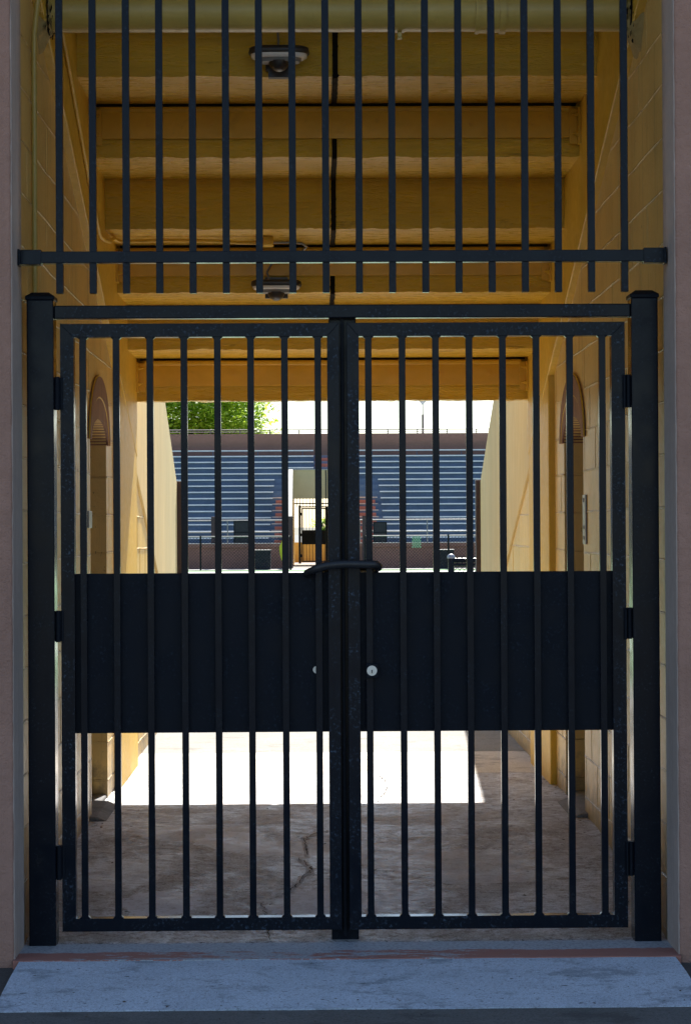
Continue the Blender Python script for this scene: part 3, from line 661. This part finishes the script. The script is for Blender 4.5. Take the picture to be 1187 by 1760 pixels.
# ------------------------------------------------------------ double gate
def make_gate(cx, y0, zb, label, far=False, yscale=1.0):
    """gate centred on cx, front of posts at y0, standing on zb"""
    k = 8.0/3750
    X = lambda p: cx+(p-590.3)*k
    Zp = lambda p: zb+(1621-p)*k*1.0
    t = thing('double_gate', label, 'gate', (cx, y0, zb))
    B = 0.004
    for a, b, capn in ((48.2, 94.2, 0), (1087, 1133, 1)):
        po = MB(); po.box(X(a), X(b), y0, y0+0.1, zb-0.01, Zp(512)); p = po.build('gate_post', M['black'], t, 0.006, 3)
        c = MB(); e = 0.004; x0, x1 = X(a)-e, X(b)+e
        c.box(x0, x1, y0-e, y0+0.1+e, Zp(513), Zp(506.5))
        q = 0.022
        v = [(x0, y0-e, Zp(506.5)), (x1, y0-e, Zp(506.5)), (x1, y0+0.1+e, Zp(506.5)), (x0, y0+0.1+e, Zp(506.5)),
             (x0+q, y0-e+q, Zp(499.5)), (x1-q, y0-e+q, Zp(499.5)), (x1-q, y0+0.1+e-q, Zp(499.5)), (x0+q, y0+0.1+e-q, Zp(499.5))]
        c.add(v, [(0, 1, 5, 4), (1, 2, 6, 5), (2, 3, 7, 6), (3, 0, 4, 7), (4, 5, 6, 7)])
        c.build('post_cap', M['blackpanel'], p, 0.002)
    hr = MB(); hr.box(X(94.2), X(1087), y0+0.022, y0+0.072, Zp(544.8), Zp(522)); 
    h = hr.build('header_rail', M['blacktop'], t, 0.004, 3)
    cpst = MB(); cpst.box(X(566.5), X(613.5), y0+0.078, y0+0.178, zb-0.01, Zp(540)); c = cpst.build('centre_post', M['black'], t, 0.006, 3)
    st = MB(); st.box(X(586.6), X(592.6), y0+0.05, y0+0.079, Zp(1612), Zp(543)); st.build('stop_bar', M['blackpanel'], t, 0.002)
    leafs = [(104.4, 583.8, [143, 200.2, 258.3, 316.8, 374.4, 431.6, 489.8, 547.2]), (597.4, 1076.8, [634.2, 692.5, 750.2, 808, 865.7, 923.7, 981.6, 1037.8])]
    ft = 23.4
    for li, (a, b, bars) in enumerate(leafs):
        ya, yb = y0+0.020, y0+0.070
        # four mitred tubes
        f = MB(); zo0, zo1, zi0, zi1 = Zp(1598.8), Zp(553.6), Zp(1576.6), Zp(576.8)
        xo0, xo1, xi0, xi1 = X(a), X(b), X(a+ft), X(b-ft)
        if li == 0: xi1 = X(b-20.5)
        else: xi0 = X(a+20.5)
        O = [(xo0, zo0), (xo1, zo0), (xo1, zo1), (xo0, zo1)]; I = [(xi0, zi0), (xi1, zi0), (xi1, zi1), (xi0, zi1)]
        for e in range(4):
            q = [O[e], O[(e+1) % 4], I[(e+1) % 4], I[e]]
            f.prism(q, ya, yb, 'y')
        if not far:                                # mitre weld beads on the face
            for e in range(4):
                p0 = Vector((O[e][0], ya-0.0005, O[e][1])); p1 = Vector((I[e][0], ya-0.0005, I[e][1]))
                f.tube([p0.lerp(p1, u/8)+Vector((random.uniform(-.001, .001), 0, random.uniform(-.001, .001))) for u in range(9)], 0.0016, 5)
        lf = f.build('gate_leaf', M['blacktop'], t, 0.0035, 3)
        bm_ = MB(); hb = 0.0122; w0 = zi0, zi1
        def bar_mesh():
            m = MB(); m.box(-hb, hb, ya+0.002, ya+0.026, zi0-0.001, zi1+0.001)
            for zz, s_ in ((zi0, 1), (zi1, -1)):   # weld fillets
                m.prism([(-hb-0.008, zz), (hb+0.008, zz), (hb+0.0005, zz+s_*0.008), (-hb-0.0005, zz+s_*0.008)], ya+0.004, ya+0.024, 'y')
            return m
        base = None
        for bx in bars:
            if base is None:
                o = base = bar_mesh().build('bar', M['black'], lf, 0.0016)
            else:
                o = base.copy(); COL.objects.link(o); o.parent = lf
            o.location = (X(bx), 0, 0)
        pn = MB(); pn.box(X(a+ft)-0.008, X(b-20)-0.0005 if li == 0 else X(b-ft)+0.001, ya+0.027, ya+0.031, Zp(1259.3), Zp(984))
        if li == 1: pass
        pn.build('sheet_panel', M['blackpanel'], lf)
        hx = X(a)-0.5*(X(104.4)-X(94.2)) if li == 0 else X(b)+0.5*(X(1087)-X(1076.8))
        for (p0, p1) in ((645, 702), (1047, 1101), (1450, 1509)):
            hm = MB(); hw = 0.0150
            hm.box(hx-0.0105, hx+0.0105, y0+0.012, y0+0.05, Zp(p1-1), Zp(p0+1))
            hm.box(hx-hw-0.004, hx-hw+0.003, y0-0.002, y0+0.028, Zp(p1+1), Zp(p0)) if li else hm.box(hx+hw-0.003, hx+hw+0.006, y0+0.0145, y0+0.028, Zp(p1), Zp(p0))
            hm.tube([(hx, y0+0.014, Zp(p1)), (hx, y0+0.014, Zp(p0))], 0.0095, 12)
            hm.build('hinge', M['blackpanel'], lf, 0.0015)
        if not far:
            if li == 1:
                lx, lz = X(637.5), Zp(1153)
                lb = MB(); lb.box(lx-0.021, lx+0.024, ya-0.012, ya+0.027, lz-0.028, lz+0.026); lo = lb.build('lock_case', M['blackpanel'], lf, 0.003)
                lc_ = MB(); lc_.tube([(lx, ya-0.011, lz), (lx, ya-0.018, lz)], 0.0185, 28); lc_.tube([(lx, ya-0.016, lz-0.002), (lx, ya-0.0205, lz-0.002)], 0.0085, 20)
                lc_.build('lock_or_light_disc', M['brass'], lf, 0.001)
                ks = MB(); ks.box(lx-0.0016, lx+0.0016, ya-0.0215, ya-0.0200, lz-0.0085, lz+0.001); ks.tube([(lx, ya-0.0200, lz+0.0005), (lx, ya-0.0216, lz+0.0005)], 0.0026, 8); ks.build('keyhole', M['sealblack'], lf)
                wr = MB(); wr.tube([(X(627), ya+0.018, Zp(1170)), (X(627), ya+0.018, Zp(1250))], 0.003, 6); wr.build('edge_strip', M['blackpanel'], lf)
            else:
                lx, lz = X(542.5), Zp(1152)
                lc_ = MB(); lc_.tube([(lx, ya+0.027, lz), (lx, ya+0.022, lz)], 0.0135, 22); lc_.build('lock_or_light_disc', M['brass'], lf, 0.001)  # pale disc painted for light showing through a hole in the panel
    return t
gate = make_gate(0.1052, 8.0, -0.0075, 'black double gate of square bars with a solid sheet band, at the passage mouth')

# cable lock looped round the two meeting stiles
cl = MB(); P = []
k8 = 8.0/3750
front = [(527, 984, 7.985), (540, 978, 7.95), (556, 972.5, 7.94), (575, 970, 7.937), (595, 969, 7.937), (615, 969.5, 7.938), (632, 970, 7.943), (643, 970.5, 7.955), (649, 974, 7.985), (648, 978, 8.03), (640, 981, 8.09)]
back = [(620, 981, 8.215), (590, 979, 8.225), (560, 981, 8.215), (540, 985, 8.11), (529, 987, 8.04)]
ctrl = [Vector(((x-541)*k8, y, EYE+(905-z)*k8)) for x, z, y in front+back]
K = len(ctrl)
for i in range(K):
    p0, p1, p2, p3 = (ctrl[(i+j-1) % K] for j in range(4))
    for s_ in range(6):
        t = s_/6
        P.append(0.5*((2*p1)+(p2-p0)*t+(2*p0-5*p1+4*p2-p3)*t*t+(3*p1-p0-3*p2+p3)*t*t*t))
rad = [0.0155 if p.y < 8.0 and p.x > -0.0 else 0.0125 for p in P]
for _ in range(4): rad = [(rad[i-1]+rad[i]+rad[(i+1) % len(rad)])/3 for i in range(len(rad))]
cl.tube(P, rad, 14, True)
solo(cl, 'cable_lock', M['rubber'], 'thick black sleeved cable lock looped around the meeting stiles of the gate', 'lock')

# ------------------------------------------------------------ things on the field
fn = thing('chain_link_fence', 'short black chain link fence with a silver capped post, near side of the field', 'fence', (1.4, 20.0, 0.03))
FX, FY = 1.245, 20.0
MB().tube([(FX, FY, 0.02), (FX, FY, 1.235)], 0.030, 14).build('post', M['black'], fn)
cb = MB(); vs = []
for i in range(7):
    a = math.pi/2*i/6
    for j in range(14): vs.append((FX+0.036*math.cos(a)*math.cos(2*math.pi*j/14), FY+0.036*math.cos(a)*math.sin(2*math.pi*j/14), 1.235+0.030*math.sin(a)))
cb.add(vs, [(i*14+j, i*14+(j+1) % 14, (i+1)*14+(j+1) % 14, (i+1)*14+j) for i in range(6) for j in range(14)], True)
cb.tube([(FX, FY, 1.223), (FX, FY, 1.236)], 0.036, 14); cb.build('post_cap', M['plate'], fn)
MB().tube([(FX, FY, 1.205), (FX+4.0, FY+0.2, 1.205)], 0.021, 12).build('top_rail', M['black'], fn)
MB().tube([(FX, FY-0.02, 1.165), (FX+4.0, FY+0.18, 1.165)], 0.012, 8).build('tension_wire', M['black'], fn)
def wire_mesh(x0, x1, y0, y1, z0, z1, pitch, r):
    m = MB(); W = x1-x0; H = z1-z0; ye = lambda x: y0+(y1-y0)*(x-x0)/W
    def seg(a, b, off):
        (xa, za), (xb, zb) = a, b; d = Vector((xb-xa, zb-za)).normalized(); nx, nz = -d.y*r, d.x*r
        ya, yb = ye(xa)+off, ye(xb)+off; vs = []
        for (x, z, y) in ((xa, za, ya), (xb, zb, yb)): vs += [(x+nx, y, z+nz), (x-nx*0.5, y-r, z-nz*0.5), (x-nx*0.5, y+r, z-nz*0.5)]
        m.add(vs, [(0, 1, 4, 3), (1, 2, 5, 4), (2, 0, 3, 5)])
    u = -H
    while u < W:
        for sg in (1, -1):
            a, b = max(u, 0), min(u+H, W)
            if b > a:
                za, zb_ = (z0+(a-u), z0+(b-u)) if sg > 0 else (z1-(a-u), z1-(b-u))
                seg((x0+a, za), (x0+b, zb_), 0.0015*sg)
        u += pitch
    return m
wire_mesh(FX+0.03, FX+2.2, FY-0.025, FY+0.085, 0.06, 1.245, 0.044, 0.0028).build('wire_mesh', M['black'], fn)

ff = thing('chain_link_fence', 'long low black chain link fence across the far side of the field', 'fence', (0, 77, 0))
fp0 = None
for X_ in (-11.6, -7.9, -4.03, -0.86, 1.75, 4.70, 8.4, 12.1):
    if fp0 is None: fp0 = MB().tube([(0, 77.0, 0), (0, 77.0, 1.22)], 0.032, 8).build('post', M['black'], ff); o = fp0
    else: o = fp0.copy(); COL.objects.link(o); o.parent = ff
    o.location = (X_, 0-0, 0)
for a, b in ((-14, -0.9), (1.78, 14)):
    MB().tube([(a, 77, 1.185), (b, 77, 1.185)], 0.020, 8).build('top_rail', M['galv'], ff)
    wire_mesh(a, b, 77.03, 77.03, 0.04, 1.18, 0.115, 0.0060).build('wire_mesh', M['black'], ff)

# ------------------------------------------------------------ far grandstand
FC = 0.455; FD = 79.0
fg = thing('far_grandstand', 'far blue seating stand with mauve walls and a central vomitory across the field', 'building', (FC, FD, 0))
HL, HR = FC-1.30, FC+0.97
def BZ(k): return 1.135+0.252*k
def BY(k): return 80.3+0.64*k
NR = 15
for x0, x1 in ((-34, HL-0.12), (HR+0.12, 34)):
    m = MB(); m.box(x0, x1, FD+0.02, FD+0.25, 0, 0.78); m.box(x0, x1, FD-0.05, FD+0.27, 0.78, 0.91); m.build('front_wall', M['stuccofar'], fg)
    MB().box(x0, x1, FD-0.06, FD+0.30, 0.912, 0.935).build('coping', M['farwalk'], fg)
def terrace(x0, x1, k0):
    prof = []
    for k in range(k0, NR):
        y = BY(k)+0.12 if k > k0 else BY(k)+0.12
        prof += [(y-0.64, BZ(k)-0.24), (y, BZ(k)-0.24)]
    if k0 == 0: prof[0] = (FD+0.26, prof[0][1])
    m = MB(); m.prism([(prof[0][0], BZ(k0)-0.49 if k0 else 0.2)] + prof + [(90.0, BZ(NR-1)-0.24), (90.0, BZ(NR-1)-0.85)], x0, x1)
    m.build('seating_terrace', M['blue'], fg)
terrace(-34, HL-0.12, 0); terrace(HR+0.12, 34, 0); terrace(HL-0.12, HR+0.12, 8)
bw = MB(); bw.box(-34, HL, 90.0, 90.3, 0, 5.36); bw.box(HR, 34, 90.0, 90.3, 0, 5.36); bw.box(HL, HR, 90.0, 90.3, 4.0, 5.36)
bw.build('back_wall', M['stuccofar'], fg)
# benches: planks on little feet
for k in range(NR):
    gap = 0.5 if k >= 10 else 2.04+0.012*(9-k)
    for side in (-1, 1):
        m = MB(); xa = FC+side*gap; xb = side*33
        lo, hi = min(xa, xb), max(xa, xb)
        m.box(lo, hi, BY(k), BY(k)+0.25, BZ(k)-0.048, BZ(k))
        x = lo+0.3+0.55*(k % 3)
        while x < hi: m.box(x-0.012, x+0.012, BY(k)+0.10, BY(k)+0.15, BZ(k)-0.245, BZ(k)-0.049); x += 1.83
        bn_ = m.build('bench', M['alu'], fg); bn_.data.materials.append(M['blue'])
        for p_ in bn_.data.polygons:
            if p_.index >= 6: p_.material_index = 1
# aisle steps with red risers
for k in range(0, 8):
    for (x0, x1) in ((FC-1.95, HL-0.13), (HR+0.13, FC+1.86)):
        MB().box(x0, x1, BY(k)-0.84, BY(k)-0.515, BZ(k)-0.495, BZ(k)-0.355).build('aisle_step', M['redstep'], fg)
        MB().box(x0-0.12, x1+0.1, BY(k)-0.54, BY(k)-0.47, BZ(k)-0.275, BZ(k)-0.232).build('step_nosing', M['farwalk'], fg)
for k in range(10, NR):
    MB().box(FC-0.45, FC+0.45, BY(k)-0.84, BY(k)-0.515, BZ(k)-0.495, BZ(k)-0.355).build('aisle_step', M['redstep'], fg)
# vomitory: wing walls with sloping tops, header, tunnel walls
for sx, wx in ((-1, HL), (1, HR)):
    m = MB(); m.prism([(FD-0.05, 0), (83.4, 0), (83.4, 3.68), (83.0, 3.68), (FD-0.05, 1.87)], wx, wx+sx*0.13); m.build('wing_wall', M['cream'], fg)
    m = MB(); m.prism([(FD-0.05, 1.872), (83.0, 3.682), (83.4, 3.682), (83.4, 3.71), (82.98, 3.71), (FD-0.06, 1.90)], wx-sx*0.02, wx+sx*0.15); m.build('wing_coping', M['farwalk'], fg)
    m = MB(); m.prism([(83.41, 0), (90.0, 0), (90.0, 3.95), (84.9, 2.62), (83.41, 2.58)], wx, wx+sx*0.15); m.build('tunnel_wall', M['ochre'], fg)
    m = MB(); ex = wx if sx < 0 else wx+0.33; m.box(min(ex-sx*0.05, ex+sx*0.12), max(ex-sx*0.05, ex+sx*0.12), FD-0.16, FD-0.06, 0, 1.90); m.build('end_post', M['maroon'], fg)
m = MB(); m.box(HL, HR, 83.25, 83.40, 2.59, 3.68); m.build('header_wall', M['cream'], fg)
MB().box(HL, HR, 83.22, 83.43, 3.682, 3.71).build('header_coping', M['farwalk'], fg)
MB().prism([(84.9, 2.64), (90.0, 3.70), (90.0, 3.75), (84.9, 2.69)], HL, HR).build('tunnel_ceiling', M['ochre'], fg)
MB().box(px(559.3, 0, 83.2)[0], px(561, 0, 83.2)[0], 83.19, 83.23, 2.60, 3.68).build('downpipe', M['shield'], fg)
far_gate = make_gate(0.48, 90.05, 0.02, 'distant black double gate closing the vomitory of the far stand', True)
# far upper grille
g2 = thing('fixed_grille', 'distant fixed grille of short black bars above the far gate', 'grille', (0.48, 89.9, 2.4))
MB().box(HL, HR, 89.9, 89.94, 2.45, 2.50).build('cross_rail', M['black'], g2)
b2 = None
for i in range(19):
    if b2 is None: o = b2 = MB().box(-0.013, 0.013, 89.905, 89.93, 2.32, 3.98).build('bar', M['black'], g2)
    else: o = b2.copy(); COL.objects.link(o); o.parent = g2
    o.location = (o.location.x if False else HL+0.1+0.1335*i, 0, 0)
    if i == 0: pass
solo(MB().box(-1.6, 2.6, 92.4, 92.55, 0, 0.86), 'barrier_wall', M['yellow'], 'low yellow wall seen through the bottom bars of the far gate', 'wall')

# rear parapet rail, front guard rail
pr = thing('parapet_rail', 'thin brown pipe rail along the top of the far stand back wall', 'railing', (0, 90.15, 5.36))
m = MB().tube([(-34, 90.15, 5.53), (34, 90.15, 5.53)], 0.022, 8); m.tube([(-34, 90.15, 5.44), (34, 90.15, 5.44)], 0.014, 8); m.build('rail', M['railbrown'], pr)
p0 = None
for i in range(-9, 10):
    if p0 is None: o = p0 = MB().tube([(0, 90.15, 5.355), (0, 90.15, 5.53)], 0.022, 8).build('post', M['railbrown'], pr)
    else: o = p0.copy(); COL.objects.link(o); o.parent = pr
    o.location = (-1.85+1.22*i, -pr.location.y+90.15-90.15+pr.location.y, 0)
for lab, a, b in (('left', -30, HL-0.2), ('right', HR+0.2, 30)):
    gl = thing('guard_rail', 'two-bar guard rail on the far front wall, %s of the far vomitory' % lab, 'railing', ((a+b)/2, 79.1, 0.93))
    m = MB().tube([(a, 79.1, 1.755), (b, 79.1, 1.755)], 0.024, 8); m.tube([(a, 79.1, 1.335), (b, 79.1, 1.335)], 0.022, 8); m.build('rail', M['galv'], gl)
    x = a
    while x < b: MB().tube([(x, 79.1, 0.93), (x, 79.1, 1.75)], 0.02, 8).build('post', M['galv'], gl); x += 2.44
    if lab == 'left': gl_l = gl
def blackboard(x0, x1, y, z0, z1, name, label, cat, group):
    t = thing(name, label, cat, ((x0+x1)/2, y, z0), group)
    MB().box(x0, x1, y, y+0.03, z0, z1).build('panel', M['shield'], t)
    fr = MB(); e = 0.02
    fr.box(x0-e, x0+e, y-0.01, y+0.04, z0, z1+e); fr.box(x1-e, x1+e, y-0.01, y+0.04, z0, z1+e); fr.box(x0+e, x1-e, y-0.01, y+0.04, z1-e, z1+e); fr.box(x0+e, x1-e, y-0.01, y+0.04, (z0+z1)/2-e, (z0+z1)/2+e)
    fr.build('frame', M['black'], t); return t
blackboard(-2.92, -2.33, 79.02, 0.94, 1.72, 'rail_screen', 'black screen fixed to the far guard rail left of the vomitory', 'screen', 'black screens on the far guard rail')
blackboard(2.12, 2.58, 79.02, 0.94, 1.66, 'rail_screen', 'black screen fixed to the far guard rail right of the vomitory', 'screen', 'black screens on the far guard rail')
m = MB().box(-3.75, -3.55, 79.0, 79.12, 0.936, 1.90); solo(m, 'pillar_end', M['maroon'], 'narrow dark pillar standing on the far front wall beside the left rail screen', 'pillar', bevel=0.01)
def crate(x0, x1, z1, label):
    t = thing('equipment_box', label, 'box', ((x0+x1)/2, 77.9, 0.01), 'dark boxes at the foot of the far wall')
    MB().box(x0, x1, 77.6, 78.2, 0.02, z1-0.03).build('body', M['shield'], t, 0.01)
    MB().box(x0-0.02, x1+0.02, 77.58, 78.22, z1-0.03, z1).build('lid', M['galv'], t, 0.01)
crate(-2.16, -1.58, 0.71, 'dark box against the far mauve wall, left of the far vomitory')
crate(4.43, 4.93, 0.69, 'dark box against the far mauve wall, right of the green mesh square')

# yellow jacket on the fence
m = MB(); vs = []; NXj, NZj = 8, 18
out = [(0.00, 0.10), (0.06, 0.12), (0.10, 0.13), (0.10, 0.14), (0.11, 0.14), (0.12, 0.13), (0.12, 0.12), (0.10, 0.08), (0.05, 0.03)]
for j in range(NZj+1):
    t = j/NZj; z = 1.20-0.86*t; wd = (0.05+0.15*min(1, t*2.2)) if t < 0.8 else 0.20-0.55*(t-0.8)
    for i in range(NXj+1):
        u = i/NXj-0.5; vs.append((-1.14+u*wd*0.85+0.02*math.sin(t*9), 76.93-0.05*math.cos(u*9+t*3)*(0.4+t), z))
m.add(vs, [(j*9+i, j*9+i+1, (j+1)*9+i+1, (j+1)*9+i) for j in range(NZj) for i in range(NXj)], True)
jk = m.build('jacket', M['jacket']); md = jk.modifiers.new('thick', 'SOLIDIFY'); md.thickness = 0.02
tag(jk, 'bright yellow jacket hung over the far fence beside the far vomitory', 'jacket')
# green mesh square: woven strips
m = MB(); sx0, sx1, sz0, sz1 = 3.42, 3.73, 0.76, 1.17; kk = 6
for i in range(kk+1):
    for j in range(8):
        if (i+j) % 2 == 0:
            a = sx0+(sx1-sx0)*i/(kk+1); b = sz0+(sz1-sz0)*j/8
            m.box(a-0.003, a+(sx1-sx0)/(kk+1)+0.003, 76.95, 76.96, b-0.003, b+(sz1-sz0)/8+0.003)
solo(m, 'mesh_square', M['greenmesh'], 'small pale green open mesh square tied to the far fence', 'mesh square')

# ------------------------------------------------------------ light mast and trees beyond
LX, LY = 5.46, 110.0
lm = thing('light_mast', 'tall thin light mast with a wedge shaped lantern behind the far stand', 'lamp post', (LX, LY, 0))
MB().tube([(LX, LY, 0), (LX, LY, 7.15)], [0.075, 0.055], 10).build('lower_mast', M['railbrown'], lm)
MB().tube([(LX, LY, 7.1), (LX, LY, 7.70)], 0.028, 8).build('upper_mast', M['railbrown'], lm)
m = MB(); m.prism([(LX-0.03, 7.64), (LX+0.03, 7.64), (LX+0.18, 7.83), (LX+0.18, 7.98), (LX-0.18, 7.98), (LX-0.18, 7.83)], LY-0.12, LY+0.12, 'y'); m.build('lantern', M['lens'], lm, 0.01)
MB().box(LX-0.22, LX+0.22, LY-0.15, LY+0.15, 7.98, 8.03).build('lantern_cap', M['railbrown'], lm)

def make_tree(name, label, x, y, h, cr, cz, nclump, leaf, seed, group=None, per=60):
    rnd = random.Random(seed)
    t = thing(name, label, 'tree', (x, y, 0), group)
    tk = MB(); tk.tube([(x, y, 0), (x+0.1, y, h*0.2), (x-0.05, y+0.1, h*0.4), (x+0.05, y, h*0.55)], [h*0.035, h*0.028, h*0.022, h*0.016], 10)
    cls = []
    for q in range(nclump):
        while True:
            u, v, w_ = (rnd.uniform(-1, 1) for _ in range(3))
            rr = u*u+v*v+w_*w_
            if 0.12 < rr < 1: break
        f = 1+0.22*noise.noise(Vector((u*2+seed, v*2, w_*2)))
        cls.append(Vector((x+u*cr*f, y+v*cr*f, cz+w_*cr*0.8*f)))
    for c in cls[:26]:
        b = Vector((x, y, h*(0.25+0.25*rnd.random()))); mid = b.lerp(c, 0.5)+Vector((0, 0, -0.2))
        tk.tube([b, mid, c], [h*0.012, h*0.007, 0.012], 6)
    tk.build('trunk', M['bark'], t)
    lv = MB()
    for c in cls:
        s_ = rnd.uniform(0.30, 0.62)*cr/3.6*1.1
        for _ in range(per):
            p = c+Vector((rnd.gauss(0, 1), rnd.gauss(0, 1), rnd.gauss(0, 0.30)))*s_
            d = Vector((rnd.uniform(-1, 1), rnd.uniform(-1, 1), rnd.uniform(-0.5, 0.15))).normalized()
            sd = d.cross(Vector((rnd.uniform(-.5, .5), rnd.uniform(-.5, .5), 1))).normalized(); L = leaf*rnd.uniform(0.6, 1.3); W_ = L*0.28
            lv.add([p, p+d*L*0.5+sd*W_, p+d*L, p+d*L*0.5-sd*W_], [(0, 1, 2, 3)])
    lv.build('crown', M['leaf'], t)
    return t
make_tree('broadleaf_tree', 'bright green leafy tree rising above the left end of the far stand', -5.8, 100.0, 8.5, 3.5, 6.7, 520, 0.27, 3)
make_tree('small_tree', 'small dark bushy tree seen through the bars of the far gate', 0.85, 120.0, 2.6, 0.95, 1.35, 80, 0.16, 11)

# ------------------------------------------------------------ small litter
m = MB(); rr_ = random.Random(5)
def chip(x, y, z, s0):
    k = rr_.randint(4, 6); ang = sorted(rr_.random()*2*math.pi for _ in range(k))
    m.add([(x+s0*math.cos(a)*rr_.uniform(.6, 1.5), y+s0*math.sin(a)*rr_.uniform(.5, 1.0), z+rr_.uniform(.001, .006)) for a in ang], [tuple(range(k))])
for _ in range(150):
    x = rr_.uniform(WL+0.03, WR-0.03); y = rr_.uniform(8.1, 12.2)
    if rr_.random() < 0.5: x = (WL+0.02+abs(rr_.gauss(0, 0.06))) if rr_.random() < 0.5 else (WR-0.02-abs(rr_.gauss(0, 0.06)))
    chip(x, y, floor_z(y)+0.002, rr_.uniform(0.003, 0.010))
for _ in range(60):
    x = rr_.uniform(WL+0.05, WR-0.05); y = rr_.uniform(7.12, 7.70); chip(x, y, -0.0105-(7.726-y)*0.060+0.003, rr_.uniform(0.002, 0.007))
for _ in range(50): chip(rr_.uniform(-1.3, 1.5), rr_.uniform(6.6, 7.08), -0.048, rr_.uniform(0.002, 0.006))
lt = m.build('litter', M['bark']); lt['kind'] = 'stuff'
